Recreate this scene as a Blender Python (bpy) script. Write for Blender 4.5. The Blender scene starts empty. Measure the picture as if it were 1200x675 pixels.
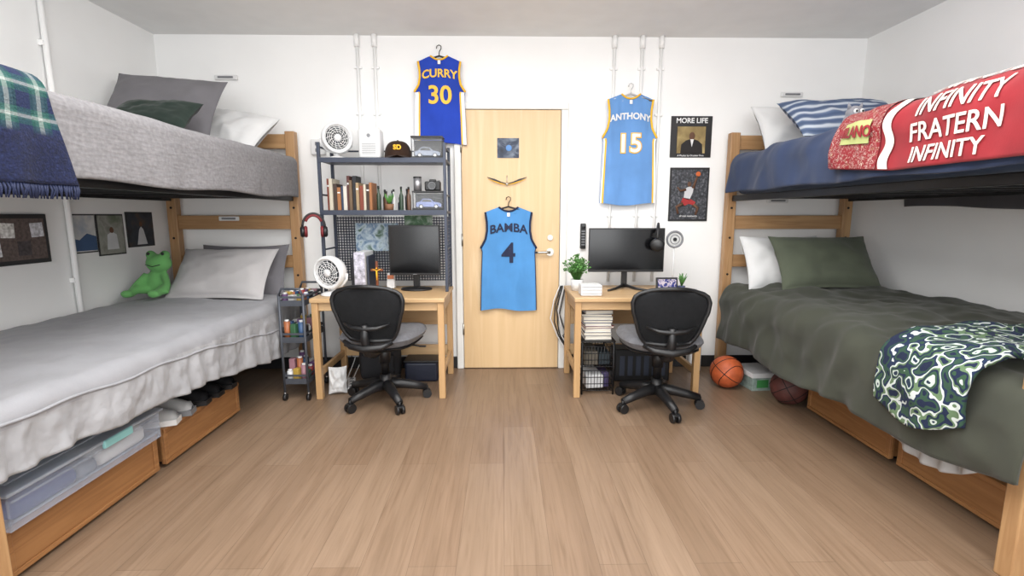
import bpy,bmesh,math,random
from mathutils import Vector,Matrix,Euler,noise
R=random.Random(7)
pi=math.pi
sc=bpy.context.scene
# ---------------------------------------------------------------- materials
def lin(c):
    return tuple(((x/255)/12.92 if x/255<=.04045 else ((x/255+.055)/1.055)**2.4) for x in c)
def base(name):
    m=bpy.data.materials.new(name); m.use_nodes=True
    nt=m.node_tree; b=nt.nodes['Principled BSDF']
    return m,nt,b
def coords(nt,kind='Object',scale=(1,1,1),rot=(0,0,0)):
    tc=nt.nodes.new('ShaderNodeTexCoord'); mp=nt.nodes.new('ShaderNodeMapping')
    mp.inputs['Scale'].default_value=scale; mp.inputs['Rotation'].default_value=rot
    nt.links.new(tc.outputs[kind],mp.inputs['Vector']); return mp.outputs['Vector']
def noise_n(nt,vec,scale,detail=3,dist=0):
    n=nt.nodes.new('ShaderNodeTexNoise'); n.inputs['Scale'].default_value=scale
    n.inputs['Detail'].default_value=detail; n.inputs['Distortion'].default_value=dist
    nt.links.new(vec,n.inputs['Vector']); return n.outputs['Fac']
def ramp(nt,fac,stops,const=False):
    r=nt.nodes.new('ShaderNodeValToRGB'); cr=r.color_ramp
    if const: cr.interpolation='CONSTANT'
    while len(cr.elements)<len(stops): cr.elements.new(.5)
    for e,(p,c) in zip(cr.elements,stops):
        e.position=p; e.color=(*lin(c),1)
    nt.links.new(fac,r.inputs['Fac']); return r.outputs['Color']
def bumpn(nt,b,h,strength,dist=.002):
    bp=nt.nodes.new('ShaderNodeBump'); bp.inputs['Strength'].default_value=strength
    bp.inputs['Distance'].default_value=dist
    nt.links.new(h,bp.inputs['Height']); nt.links.new(bp.outputs['Normal'],b.inputs['Normal'])
def sh(c,k): return tuple(max(0,min(255,x*k)) for x in c)
cache={}
def M(name,c,rough=.6,metal=0,var=.04,vs=6,bump=.05,bs=120,bd=.001,sheen=0,alpha=1,trans=0,emit=0):
    if name in cache: return cache[name]
    m,nt,b=base(name); v=coords(nt)
    col=ramp(nt,noise_n(nt,v,vs),[(.3,sh(c,1-var)),(.7,sh(c,1+var))])
    nt.links.new(col,b.inputs['Base Color'])
    b.inputs['Roughness'].default_value=rough; b.inputs['Metallic'].default_value=metal
    if bump: bumpn(nt,b,noise_n(nt,v,bs,2),bump*4,bd)
    if sheen: b.inputs['Sheen Weight'].default_value=sheen
    if trans: b.inputs['Transmission Weight'].default_value=trans
    if alpha<1: b.inputs['Alpha'].default_value=alpha
    cache[name]=m; return m
def wood(name,c1,c2,axis=2,rough=.45,fine=26,c3=None):
    m,nt,b=base(name); s=[fine]*3; s[axis]=fine*.06
    v=coords(nt,scale=tuple(s))
    n=noise_n(nt,v,1,5,.8)
    st=[(.3,c1),(.55,c2),(.75,c3 or c1)]
    nt.links.new(ramp(nt,n,st),b.inputs['Base Color'])
    b.inputs['Roughness'].default_value=rough; bumpn(nt,b,n,.12,.001); return m
def fabric(name,c,scale=500,bump=.25,var=.07,vs=5,rough=.9,bd=.001):
    m,nt,b=base(name); v=coords(nt)
    col=ramp(nt,noise_n(nt,v,vs,4),[(.3,sh(c,1-var)),(.7,sh(c,1+var))])
    nt.links.new(col,b.inputs['Base Color']); b.inputs['Roughness'].default_value=rough
    b.inputs['Sheen Weight'].default_value=.1
    if bump: bumpn(nt,b,noise_n(nt,v,scale,1),bump,bd)
    return m

WALL=M('wall_paint',(243,243,242),.75,var=.01,vs=2,bump=.03,bs=90)
CEIL=M('ceiling_paint',(232,232,231),.85,var=.01,bump=.03)
TRIMW=M('trim_paint',(226,226,222),.5,var=.01)
BLACKV=M('black_vinyl',(36,36,38),.5)
BLK=M('black_plastic',(24,24,26),.42,var=.1)
BLKM=M('black_metal',(28,28,30),.4,.4)
DGREY=M('dark_grey_metal',(58,64,78),.45,.3)
GREY=M('grey_plastic',(120,122,126),.5)
WHT=M('white_plastic',(222,222,222),.4,var=.01,bump=0)
SILV=M('silver_metal',(190,190,192),.3,1,bump=0)
CHROME=M('satin_nickel',(180,176,168),.3,1,bump=0)
SCREEN=M('screen_glass',(12,12,14),.15,bump=0)
DOORW=wood('birch_door',(216,186,144),(207,175,131),2,.4,9,(223,196,157))
POSTW=wood('bed_oak',(184,147,104),(162,123,84),2)
POSTX=wood('bed_oak_rail',(184,147,104),(162,123,84),0)
DRAWW=wood('drawer_oak',(166,120,76),(140,96,58),1,.4,22)
DESKW=wood('desk_oak',(200,168,126),(188,154,112),0,.4,22)
DESKL=wood('desk_oak_leg',(196,158,114),(180,143,98),2,.4,22)
GOLD=M('gold_twill',(240,184,44),.7)
WTXT=M('white_twill',(228,228,228),.7)
CREAM=M('cream_twill',(216,208,200),.8)
NAVYT=M('navy_twill',(14,26,60),.7)
def floor_mat():
    m,nt,b=base('vinyl_plank_floor'); v=coords(nt,rot=(0,0,pi/2))
    br=nt.nodes.new('ShaderNodeTexBrick'); nt.links.new(v,br.inputs['Vector'])
    br.inputs['Scale'].default_value=1; br.inputs['Brick Width'].default_value=1.22
    br.inputs['Row Height'].default_value=.18; br.inputs['Mortar Size'].default_value=.0008
    br.inputs['Color1'].default_value=(*lin((148,125,104)),1); br.inputs['Color2'].default_value=(*lin((137,113,92)),1)
    br.inputs['Mortar'].default_value=(*lin((104,84,67)),1); br.offset=.37
    v2=coords(nt,scale=(46,2.2,1)); n=noise_n(nt,v2,1,6,1.2)
    g=ramp(nt,n,[(.25,(216,211,206)),(.5,(242,241,240)),(.8,(255,255,255))])
    v3=coords(nt,scale=(9,.8,1)); n3=noise_n(nt,v3,1,3,.6)
    g3=ramp(nt,n3,[(.3,(232,230,227)),(.7,(255,255,255))])
    def mul(a,c):
        x=nt.nodes.new('ShaderNodeMix'); x.data_type='RGBA'; x.blend_type='MULTIPLY'; x.inputs[0].default_value=1
        nt.links.new(a,x.inputs[6]); nt.links.new(c,x.inputs[7]); return x.outputs[2]
    nt.links.new(mul(mul(br.outputs['Color'],g),g3),b.inputs['Base Color'])
    b.inputs['Roughness'].default_value=.36; bumpn(nt,b,n,.08,.001); return m
FLOOR=floor_mat()
def quilt_mat():
    m,nt,b=base('grey_quilt_cloth'); v=coords(nt)
    n=noise_n(nt,v,60,2)
    nt.links.new(ramp(nt,n,[(.3,(113,111,113)),(.7,(130,128,130))]),b.inputs['Base Color'])
    v2=coords(nt,scale=(1,.35,1.6)); vo=nt.nodes.new('ShaderNodeTexVoronoi'); vo.inputs['Scale'].default_value=42
    nt.links.new(v2,vo.inputs['Vector']); b.inputs['Roughness'].default_value=.9
    bumpn(nt,b,vo.outputs['Distance'],.45,.004); return m
QUILT=quilt_mat()
def plaid_mat():
    m,nt,b=base('plaid_knit'); v=coords(nt)
    def wav(d,s):
        w=nt.nodes.new('ShaderNodeTexWave'); w.bands_direction=d; w.inputs['Scale'].default_value=s; w.inputs['Distortion'].default_value=.5
        nt.links.new(v,w.inputs['Vector']); return w.outputs['Fac']
    a=ramp(nt,wav('Y',2.6),[(0,(20,34,70)),(.4,(20,66,66)),(.72,(50,84,84)),(.95,(140,150,146))],True)
    c=ramp(nt,wav('Z',3.0),[(0,(20,30,62)),(.5,(26,74,66)),(.9,(60,100,90)),(.97,(150,156,152))],True)
    def mix(f,p,q):
        x=nt.nodes.new('ShaderNodeMix'); x.data_type='RGBA'
        if isinstance(f,float): x.inputs[0].default_value=f
        else: nt.links.new(f,x.inputs[0])
        nt.links.new(p,x.inputs[6]); nt.links.new(q,x.inputs[7]); return x.outputs[2]
    pl=mix(.5,a,c)
    nv=ramp(nt,noise_n(nt,v,90,3),[(.3,(12,18,42)),(.6,(20,28,62)),(.8,(42,54,90))])
    sx=nt.nodes.new('ShaderNodeSeparateXYZ'); nt.links.new(v,sx.inputs[0])
    mr=nt.nodes.new('ShaderNodeMapRange'); mr.inputs[1].default_value=1.57; mr.inputs[2].default_value=1.59; nt.links.new(sx.outputs[2],mr.inputs[0])
    nt.links.new(mix(mr.outputs[0],nv,pl),b.inputs['Base Color'])
    b.inputs['Roughness'].default_value=1; bumpn(nt,b,noise_n(nt,v,130,3),.8,.006); return m
PLAID=plaid_mat()
def camo_mat():
    m,nt,b=base('patterned_fleece_cloth'); v=coords(nt)
    n=noise_n(nt,v,15,1.2,.1)
    nt.links.new(ramp(nt,n,[(0,(20,30,58)),(.36,(44,72,56)),(.43,(26,40,70)),(.48,(196,204,200)),(.52,(96,120,88)),(.57,(22,34,62)),(.63,(48,78,56)),(.68,(186,196,190)),(.73,(28,46,66))],True),b.inputs['Base Color'])
    b.inputs['Roughness'].default_value=1; bumpn(nt,b,noise_n(nt,v,150,3),.6,.004); return m
CAMO=camo_mat()
def spots_mat(name,stops,scale,dist=0,const=True):
    m,nt,b=base(name); v=coords(nt); n=noise_n(nt,v,scale,3,dist)
    nt.links.new(ramp(nt,n,stops,const),b.inputs['Base Color']); b.inputs['Roughness'].default_value=.6; return m
BANDANA=spots_mat('red_bandana_cloth',[(0,(128,20,30)),(.54,(200,190,180)),(.57,(112,16,26)),(.66,(150,124,70)),(.70,(206,196,186))],75,1)
def stripe_mat():
    m,nt,b=base('striped_pillow_cloth'); v=coords(nt,rot=(.3,0,.5))
    w=nt.nodes.new('ShaderNodeTexWave'); w.bands_direction='Z'; w.inputs['Scale'].default_value=5; w.inputs['Distortion'].default_value=5; w.inputs['Detail Scale'].default_value=.8
    nt.links.new(v,w.inputs['Vector'])
    nt.links.new(ramp(nt,w.outputs['Fac'],[(0,(70,86,116)),(.55,(92,108,136)),(.8,(150,160,174)),(.93,(180,188,198))]),b.inputs['Base Color'])
    b.inputs['Roughness'].default_value=.9; return m
STRIPEP=stripe_mat()
SILVF=fabric('silver_comforter_cloth',(142,142,146),140,.25,.04)
RUFF=fabric('silver_ruched_cloth',(152,152,155),34,.4,.04,bd=.008)
OLIVE=fabric('olive_comforter_cloth',(53,55,45),300,.2,.08)
OLIVEP=fabric('olive_pillow_cloth',(78,84,69),400,.2,.06)
NAVY=fabric('navy_comforter_cloth',(40,54,84),300,.2,.08)
GREYP=fabric('grey_pillow_cloth',(106,104,108),300,.3,.05)
LGREYP=fabric('light_grey_pillow_cloth',(172,169,169),300,.2,.03)
WHITEC=fabric('white_cotton',(212,212,212),300,.2,.02)
DGREEN=fabric('dark_green_velvet',(18,36,28),300,.2,.1)
REDF=fabric('red_throw_cloth',(132,22,32),200,.3,.12)
MATT=fabric('mattress_ticking',(70,84,110),300,.1)
SEATF=fabric('grey_seat_fabric',(98,98,102),500,.3,.08,40)
MESHB=fabric('black_mesh',(34,35,38),700,.3,.1,40)
# ---------------------------------------------------------------- builder
def T(loc=(0,0,0),rot=(0,0,0),s=(1,1,1)):
    return Matrix.LocRotScale(Vector(loc),Euler(rot),Vector(s))
class B:
    def __init__(s,name,M0=None):
        s.name=name; s.bm=bmesh.new(); s.m=[]; s.M=M0 or Matrix()
    def put(s,bm,mat,M1=None,smooth=False,normals=True):
        if normals: bmesh.ops.recalc_face_normals(bm,faces=bm.faces)
        if mat not in s.m: s.m.append(mat)
        i=s.m.index(mat)
        for f in bm.faces:
            f.material_index=i
            if smooth: f.smooth=True
        bm.transform(s.M@(M1 or Matrix()))
        me=bpy.data.meshes.new('t'); bm.to_mesh(me); bm.free(); s.bm.from_mesh(me); bpy.data.meshes.remove(me)
    def box(s,c,size,mat,bev=.003,rot=(0,0,0),seg=2,smooth=False):
        bm=bmesh.new(); bmesh.ops.create_cube(bm,size=1)
        bmesh.ops.scale(bm,vec=size,verts=bm.verts)
        if bev: bmesh.ops.bevel(bm,geom=bm.edges[:],offset=min(bev,min(size)*.45),segments=seg,affect='EDGES',profile=.5)
        s.put(bm,mat,T(c,rot),smooth)
    def bx(s,x0,x1,y0,y1,z0,z1,mat,bev=.003):
        s.box(((x0+x1)/2,(y0+y1)/2,(z0+z1)/2),(abs(x1-x0),abs(y1-y0),abs(z1-z0)),mat,bev)
    def cyl(s,a,b,r,mat,r2=None,seg=20):
        a=Vector(a);b=Vector(b);d=b-a
        bm=bmesh.new(); bmesh.ops.create_cone(bm,cap_ends=True,segments=seg,radius1=r,radius2=r if r2 is None else r2,depth=d.length)
        for f in bm.faces:
            if len(f.verts)==4: f.smooth=True
        s.put(bm,mat,Matrix.Translation((a+b)/2)@d.to_track_quat('Z','Y').to_matrix().to_4x4())
    def sph(s,c,r,mat,rot=(0,0,0),seg=24):
        if not hasattr(r,'__len__'): r=(r,r,r)
        bm=bmesh.new(); bmesh.ops.create_uvsphere(bm,u_segments=seg,v_segments=seg//2+2,radius=1)
        s.put(bm,mat,T(c,rot,r),True)
    def tube(s,pts,r,mat,seg=8,closed=False):
        pts=[Vector(p) for p in pts]; n=len(pts); bm=bmesh.new(); rings=[]
        up=None
        for i,p in enumerate(pts):
            if closed: t=(pts[(i+1)%n]-pts[i-1])
            else: t=pts[min(i+1,n-1)]-pts[max(i-1,0)]
            t.normalize()
            if up is None: up=t.orthogonal().normalized()
            up=(up-t*up.dot(t))
            up=up.normalized() if up.length>1e-6 else t.orthogonal().normalized()
            sd=t.cross(up)
            rr=r[i] if hasattr(r,'__len__') else r
            rings.append([bm.verts.new(p+up*rr*math.cos(2*pi*k/seg)+sd*rr*math.sin(2*pi*k/seg)) for k in range(seg)])
        for i in range(n if closed else n-1):
            A=rings[i];C=rings[(i+1)%n]
            for k in range(seg): bm.faces.new((A[k],A[(k+1)%seg],C[(k+1)%seg],C[k]))
        if not closed: bm.faces.new(rings[0][::-1]); bm.faces.new(rings[-1])
        s.put(bm,mat,None,True)
    def ring(s,c,Rr,r,mat,rot=(0,0,0),seg=32,a0=0,a1=2*pi,sy=1):
        m=T(c,rot); full=abs(a1-a0-2*pi)<1e-6
        n=seg if full else seg+1
        s.tube([m@Vector((Rr*math.cos(a0+(a1-a0)*i/seg),sy*Rr*math.sin(a0+(a1-a0)*i/seg),0)) for i in range(n)],r,mat,8,full)
    def lathe(s,prof,mat,M1=None,seg=28):
        bm=bmesh.new(); rs=[]
        for r,z in prof: rs.append([bm.verts.new((r*math.cos(2*pi*k/seg),r*math.sin(2*pi*k/seg),z)) for k in range(seg)])
        for i in range(len(rs)-1):
            for k in range(seg): bm.faces.new((rs[i][k],rs[i][(k+1)%seg],rs[i+1][(k+1)%seg],rs[i+1][k]))
        if prof[0][0]>0: bm.faces.new(rs[0][::-1])
        if prof[-1][0]>0: bm.faces.new(rs[-1])
        bmesh.ops.remove_doubles(bm,verts=bm.verts,dist=1e-6)
        s.put(bm,mat,M1,True)
    def prism(s,pts,th,mat,M1=None,bev=0):
        bm=bmesh.new(); vs=[bm.verts.new((x,y,0)) for x,y in pts]; f=bm.faces.new(vs)
        r=bmesh.ops.extrude_face_region(bm,geom=[f])
        bmesh.ops.translate(bm,vec=(0,0,th),verts=[v for v in r['geom'] if isinstance(v,bmesh.types.BMVert)])
        s.put(bm,mat,M1)
    def surf(s,f,nu,nv,mat,thick=0,smooth=True,M1=None):
        bm=bmesh.new(); g=[[bm.verts.new(f(i/nu,j/nv)) for j in range(nv+1)] for i in range(nu+1)]
        for i in range(nu):
            for j in range(nv): bm.faces.new((g[i][j],g[i+1][j],g[i+1][j+1],g[i][j+1]))
        if thick: bmesh.ops.solidify(bm,geom=bm.faces[:],thickness=thick)
        s.put(bm,mat,M1,smooth,normals=bool(thick))
    def pillow(s,size,mat,M1,amp=.012,seed=0,p=2.6):
        w,h,t=size
        for sg in (1,-1):
            def f(a,b):
                u=2*a-1;v=2*b-1
                x=w/2*u*(1-.07*(1-v*v)*abs(u)); y=h/2*v*(1-.09*(1-u*u)*abs(v))
                k=max(0,(1-abs(u)**p)*(1-abs(v)**p))**.5
                z=sg*t/2*k+amp*k*noise.noise(Vector((u*2.2+seed,v*2.2,sg*3)))*2.2
                z+=amp*.6*noise.noise(Vector((u*6+seed,v*5,sg)))*k
                return (x,y,z)
            s.surf(f,36,28,mat,M1=M1)
    def text(s,body,size,mat,M1,off=0,ext=.001,mapf=None,sx=1):
        cu=bpy.data.curves.new('t','FONT'); cu.body=body; cu.size=size; cu.align_x='CENTER'; cu.align_y='CENTER'
        cu.offset=off; cu.extrude=ext; cu.resolution_u=4
        ob=bpy.data.objects.new('t',cu); sc.collection.objects.link(ob)
        dg=bpy.context.evaluated_depsgraph_get(); me=bpy.data.meshes.new_from_object(ob.evaluated_get(dg))
        bm=bmesh.new(); bm.from_mesh(me)
        bpy.data.objects.remove(ob); bpy.data.curves.remove(cu); bpy.data.meshes.remove(me)
        for v in bm.verts: v.co.x*=sx
        if mapf:
            bmesh.ops.triangulate(bm,faces=bm.faces)
            for lim in (.05,.025,.014):
                es=[e for e in bm.edges if e.calc_length()>lim]
                if es: bmesh.ops.subdivide_edges(bm,edges=es,cuts=1); bmesh.ops.triangulate(bm,faces=bm.faces)
            for v in bm.verts: v.co=mapf(v.co)
        s.put(bm,mat,M1)
    def done(s,remesh=0,parent=None,sub=0,merge=False):
        if merge: bmesh.ops.remove_doubles(s.bm,verts=s.bm.verts,dist=1e-4)
        me=bpy.data.meshes.new(s.name); s.bm.to_mesh(me); s.bm.free()
        for m in s.m: me.materials.append(m)
        ob=bpy.data.objects.new(s.name,me); sc.collection.objects.link(ob)
        if remesh:
            r=ob.modifiers.new('r','REMESH'); r.mode='VOXEL'; r.voxel_size=remesh; r.use_smooth_shade=True
            q=ob.modifiers.new('s','SMOOTH'); q.iterations=8
        if parent: ob.parent=parent
        return ob
FRONT=(pi/2,0,0)
YW=4.1; XL=-2.71; XR=2.90; ZC=2.69
# ---------------------------------------------------------------- room shell
b=B('floor'); b.bx(XL-.1,XR+.1,-2.5,YW+.1,-.08,0,FLOOR,0); b.done()
b=B('ceiling'); b.bx(XL-.1,XR+.1,-2.5,YW+.1,ZC,ZC+.08,CEIL,0); b.done()
b=B('wall_back'); b.bx(XL-.1,XR+.1,YW,YW+.1,0,ZC,WALL,0); b.done()
b=B('wall_left'); b.bx(XL-.1,XL,-2.5,YW,0,ZC,WALL,0); b.done()
b=B('wall_right'); b.bx(XR,XR+.1,-2.5,YW,0,ZC,WALL,0); b.done()
b=B('baseboard_back'); b.bx(XL,-.40,YW-.012,YW,0,.1,BLACKV); b.bx(.525,XR,YW-.012,YW,0,.1,BLACKV); b.done()
b=B('baseboard_left'); b.bx(XL,XL+.012,-2.5,YW-.012,0,.1,BLACKV); b.done()
b=B('baseboard_right'); b.bx(XR-.012,XR,-2.5,YW-.012,0,.1,BLACKV); b.done()
b=B('door_1')
b.bx(-.335,.462,4.065,YW-.001,.008,2.13,DOORW,.002)
for z in (.35,1.1,1.85): b.cyl((-.338,4.06,z-.05),(-.338,4.06,z+.05),.008,CHROME)
b.cyl((.385,4.065,1.0),(.385,4.052,1.0),.032,CHROME); b.cyl((.385,4.065,1.0),(.385,4.02,1.0),.011,CHROME)
b.tube([(.385,4.02,1.0),(.35,4.018,1.0),(.29,4.022,.998),(.262,4.03,.997)],[.011,.010,.009,.008],CHROME)
b.cyl((.385,4.065,1.12),(.385,4.05,1.12),.022,CHROME)
b.done()
b=B('trim_1')
b.bx(-.395,-.340,4.062,YW-.001,0,2.134,TRIMW,.006); b.bx(.467,.522,4.062,YW-.001,0,2.134,TRIMW,.006); b.bx(-.395,.522,4.062,YW-.001,2.135,2.19,TRIMW,.006); b.done()
b=B('wall_conduit')
for x,z0 in ((-1.138,.4),(-1.003,1.0),(.879,.75),(1.10,.75),(1.25,.75)):
    b.cyl((x,4.086,z0),(x,4.086,ZC),.012,WALL); b.cyl((x,4.078,ZC-.09),(x,4.078,ZC),.020,WALL)
    for z in (1.3,2.1,2.45): b.box((x,4.09,z),(.06,.018,.02),WALL)
b.done()
b=B('wall_conduit'); b.cyl((XL+.025,3.11,.1),(XL+.025,3.11,ZC),.016,WALL)
for z in (.9,1.5,2.3): b.box((XL+.015,3.11,z),(.03,.05,.03),WALL)
b.done()
for x,z in ((-2.17,2.37),(2.32,2.26),(2.27,1.42)):
    b=B('wall_cord_bracket'); b.box((x,YW-.012,z),(.18,.02,.04),WHT,.01); b.box((x,YW-.026,z),(.12,.012,.014),GREY,.005); b.done()
b=B('wall_outlet'); b.box((-1.48,4.08,1.84),(.11,.04,.12),WHT,.006)
for z in (1.865,1.815): b.box((-1.48,4.058,z),(.035,.006,.028),GREY,.002)
b.done()
# ---------------------------------------------------------------- bunk beds
def bunk(xf,xw,yn):
    b=B('bunk_bed'); d=1 if xf>xw else -1
    for y in (4.02,yn):
        for x in (xf,xw):
            b.box((x,y,.975),(.075,.065,1.95),POSTW,.006)
        xm=(xf+xw)/2; L=abs(xf-xw)-.07
        for z,h in ((1.875,.11),(1.62,.08),(1.245,.11),(.93,.10),(.40,.12)):
            b.box((xm,y,z),(L,.03,h),POSTX,.005)
        for x in (xf,xw):
            for z in (.62,.82,1.12,1.36,1.56): b.cyl((x,y-.030*(1 if y>3 else -1),z),(x,y-.036*(1 if y>3 else -1),z),.009,BLKM)
    yl=4.0-yn; ym=(4.0+yn)/2
    for z in (.455,1.435):
        for x in (xf,xw):
            b.box((x-d*.01 if x==xf else x,ym,z),(.035,yl-.05,.045),BLKM,.004)
        for i in range(13):
            b.box(((xf+xw)/2,1.7+i*.18,z),(abs(xf-xw)-.03,.03,.012),BLKM,.003)
        for i in range(6): b.box((xw+(xf-xw)*(i+1)/7,ym,z+.008),(.012,yl-.06,.006),BLKM,0)
    return b.done()
bunk(-1.668,-2.635,1.47); bunk(1.845,2.80,1.58)
def mattress(x0,x1,z0,z1):
    b=B('mattress'); b.box(((x0+x1)/2,2.79,(z0+z1)/2),(x1-x0,2.36,z1-z0),MATT,.05,seg=4,smooth=True); b.done()
mattress(-2.62,-1.69,.485,.655); mattress(-2.62,-1.69,1.465,1.70)
mattress(1.86,2.79,.485,.69); mattress(1.86,2.79,1.465,1.72)
def drape(name,mat,xw,xf,y0,y1,zt,hem,wr=.010,ruff=.0,freq=20,r=.09,crown=.0,ns=90,ny=200,mat2=None,seed=0,endn=True,thick=.014,shear=0,puck=0):
    d=1 if xf>xw else -1
    L1=abs(xf-xw)-r; La=r*pi/2
    def S(s,y,off=0):
        drop=max(.02,zt-r-hem(y)); tot=L1+La+drop
        q=s*tot; y=y+shear*s
        nx=0;nz=1
        if q<L1: x=xw+d*q; dz=0; k=0
        elif q<L1+La:
            a=(q-L1)/r; x=xw+d*(L1+r*math.sin(a)); dz=r*(1-math.cos(a)); nx=math.sin(a); nz=math.cos(a); k=0
        else: x=xf; dz=r+(q-L1-La); nx=1;nz=0; k=(q-L1-La)/drop
        yy=y; dzt=0
        if endn and y<y0+.1:
            a=min(1,(y0+.1-y)/.1)
            dzt=.1*(1-math.sqrt(max(0,1-a*a)))
        z=zt-max(dz,dzt)+crown*math.sin(pi*min(1,q/L1))*1.0
        n=noise.noise(Vector((x*3+seed,yy*2.4,z*3)))*1.6+noise.noise(Vector((x*7+seed,yy*6,z*6+5)))*.8+noise.noise(Vector((x*17+seed,yy*12,z*9+5)))*.3
        n+=1.1*(1-abs(noise.noise(Vector((x*4+seed*2,yy*4+x*3,z*4))))*4)*.25
        m=wr*n+off
        rf=ruff*k*(math.sin(freq*yy+2.2*noise.noise(Vector((yy*2,seed,0)))*3)+.5*noise.noise(Vector((yy*11,z*2,seed))))
        if puck and k>0: rf+=puck*(noise.noise(Vector((yy*16,z*13+3,seed)))+.6*noise.noise(Vector((yy*34,z*20,seed+9))))*min(1,k*5)
        return Vector((x+d*(nx*m+rf+.25*ruff*k),yy,z+nz*m))
    b=B(name)
    b.surf(lambda a,c:S(a,y0+(y1-y0)*c),ns,ny,mat)
    o=b.done()
    if mat2:
        o.data.materials.append(mat2)
        for p in o.data.polygons:
            if abs(p.center.x-xf)<.07 and p.center.z<zt-r*1.2: p.material_index=1
    md=o.modifiers.new('t','SOLIDIFY'); md.thickness=thick; md.offset=0
    return o,S
lerp=lambda a,b_,t:a+(b_-a)*max(0,min(1,t))
o,S=drape('silver_comforter',SILVF,-2.66,-1.60,1.44,3.93,.69,lambda y:(lerp(.470,.42,(y-1.5)/1.0) if y<2.5 else lerp(.42,.30,(y-2.5)/.9))+.006*math.sin(y*15),wr=.010,ruff=.012,freq=36,r=.055,crown=.02,mat2=RUFF,ny=420,ns=120,puck=.008)
b=B('comforter_piping'); b.tube([S(.86,1.5+2.4*i/120,.008) for i in range(121)],.006,SILVF); b.done(parent=o)
drape('grey_quilt',QUILT,-2.66,-1.60,1.44,3.93,1.745,lambda y:1.435+.008*math.sin(y*7),wr=.006,ruff=.008,freq=9,r=.05)
drape('olive_comforter',OLIVE,2.86,1.735,1.5,3.88,.745,lambda y:lerp(.40,.33,(y-1.5)/.6)+.02*math.sin(y*6),wr=.028,ruff=.02,freq=11,r=.17,crown=.035,seed=4,ny=260)
drape('navy_comforter',NAVY,2.86,1.76,1.5,3.88,1.775,lambda y:1.475+.006*math.sin(y*9),wr=.018,ruff=.012,freq=10,r=.12,seed=9)
o,S=drape('plaid_blanket',PLAID,-2.62,-1.568,1.30,1.58,1.78,lambda y:1.41,wr=.010,ruff=.012,freq=30,r=.06,ny=80,endn=False,shear=.27)
b=B('blanket_fringe')
for i in range(34):
    y=1.58+.27-.008*i; p=S(1,y-.27); b.tube([p,p+Vector((.004,R.uniform(-.006,.006),-.02)),p+Vector((.002,R.uniform(-.01,.01),-.05))],[.004,.004,.002],NAVYT,6)
b.done(parent=o)
o,S=drape('patterned_blanket',CAMO,2.35,1.695,1.70,2.12,.81,lambda y:.50+.05*math.sin(y*9)-.06*(y-1.7),wr=.020,ruff=.02,freq=24,r=.18,ny=80,endn=False,seed=4,thick=.02)
o,S=drape('red_throw_blanket',REDF,2.6,1.725,1.5,2.62,1.815,lambda y:1.50+.1*max(0,(y-2.2)),wr=.016,ruff=.006,freq=10,r=.14,ny=110,endn=False,seed=9,thick=.012)
b=B('throw_lettering')
def onb(y0,s0,off=.012):
    return lambda co: S(s0-co.y/1.12,y0-co.x,off+co.z)
b.text('INFINITE',.105,CREAM,None,.001,.001,onb(1.93,.69),.9)
b.text('INFINITY',.105,CREAM,None,.001,.001,onb(1.92,.785),.9)
b.text('FRATERN',.105,CREAM,None,.001,.001,onb(1.92,.875),.9)
b.text('INFINITY',.09,CREAM,None,.001,.001,onb(1.94,.955),.9)
def patch(mat,ya,yb,sa,sb,off):
    b.surf(lambda a,c:S(sa+(sb-sa)*a,ya+(yb-ya)*c,off),30,30,mat)
patch(BANDANA,2.28,2.62,.5,.995,.013)
b.surf(lambda a,c:S(.5+.495*a,2.21+.05*c+.012*math.sin(a*22),.013),40,8,CREAM)
YG=M('yellow_green_twill',(168,174,112),.8)
patch(YG,2.34,2.54,.80,.89,.020)
b.text('MILANO',.062,REDF,None,.002,.001,onb(2.44,.845,.027))
lt=b.done(); lt.parent=o
b=B('grey_hanging_blanket')
b.surf(lambda a,c:Vector((2.845+.02*math.sin(c*26)*a,1.7+1.8*c,1.47-.14*a*(1-.2*c)+.01*math.sin(c*9))),12,60,GREYP,thick=.012); b.done()
b=B('white_knit_blanket')
b.surf(lambda a,c:Vector((1.80+.012*math.sin(c*40),1.68+.6*c,.42-.17*a*math.sin(pi*min(1,c*1.1+.02))**.5)),16,60,WHITEC,thick=.016); b.done()
def pillow(name,size,mat,loc,rot,amp=.012,seed=0,p=2.6):
    b=B(name); b.pillow(size,mat,T(loc,rot),amp,seed,p); return b.done(merge=True)
rd=math.radians
pillow('light_grey_pillow',(.70,.46,.17),LGREYP,(-2.05,3.60,.88),(rd(48),0,0),seed=2)
pillow('light_grey_pillow',(.66,.44,.15),GREYP,(-2.02,3.83,.87),(rd(68),0,.05),seed=5)
pillow('grey_pillow',(.70,.54,.16),GREYP,(-2.27,3.46,2.02),(rd(56),rd(3),rd(6)),seed=3)
pillow('white_pillow',(.56,.42,.17),WHITEC,(-2.0,3.78,1.92),(rd(44),rd(10),-.2),seed=6)
pillow('dark_green_pillow',(.48,.30,.13),DGREEN,(-2.10,3.10,1.895),(rd(38),0,.05),seed=8)
pillow('olive_pillow',(.72,.44,.17),OLIVEP,(2.32,3.50,.965),(rd(56),0,0),seed=11)
pillow('white_pillow',(.66,.44,.17),WHITEC,(2.18,3.77,.94),(rd(66),0,.1),seed=13)
pillow('striped_pillow',(.74,.48,.17),STRIPEP,(2.28,3.36,1.94),(rd(36),0,-.05),seed=15)
pillow('white_pillow',(.62,.42,.15),WHITEC,(2.20,3.78,1.94),(rd(58),0,.1),seed=17)
b=B('plush_owl',T((.06,.05,-.01)))
PLG=fabric('plush_grey',(140,140,146),200,.4)
b.sph((2.02,2.95,1.86),(.055,.045,.06),PLG); b.sph((2.02,2.94,1.91),(.048,.042,.042),PLG)
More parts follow.
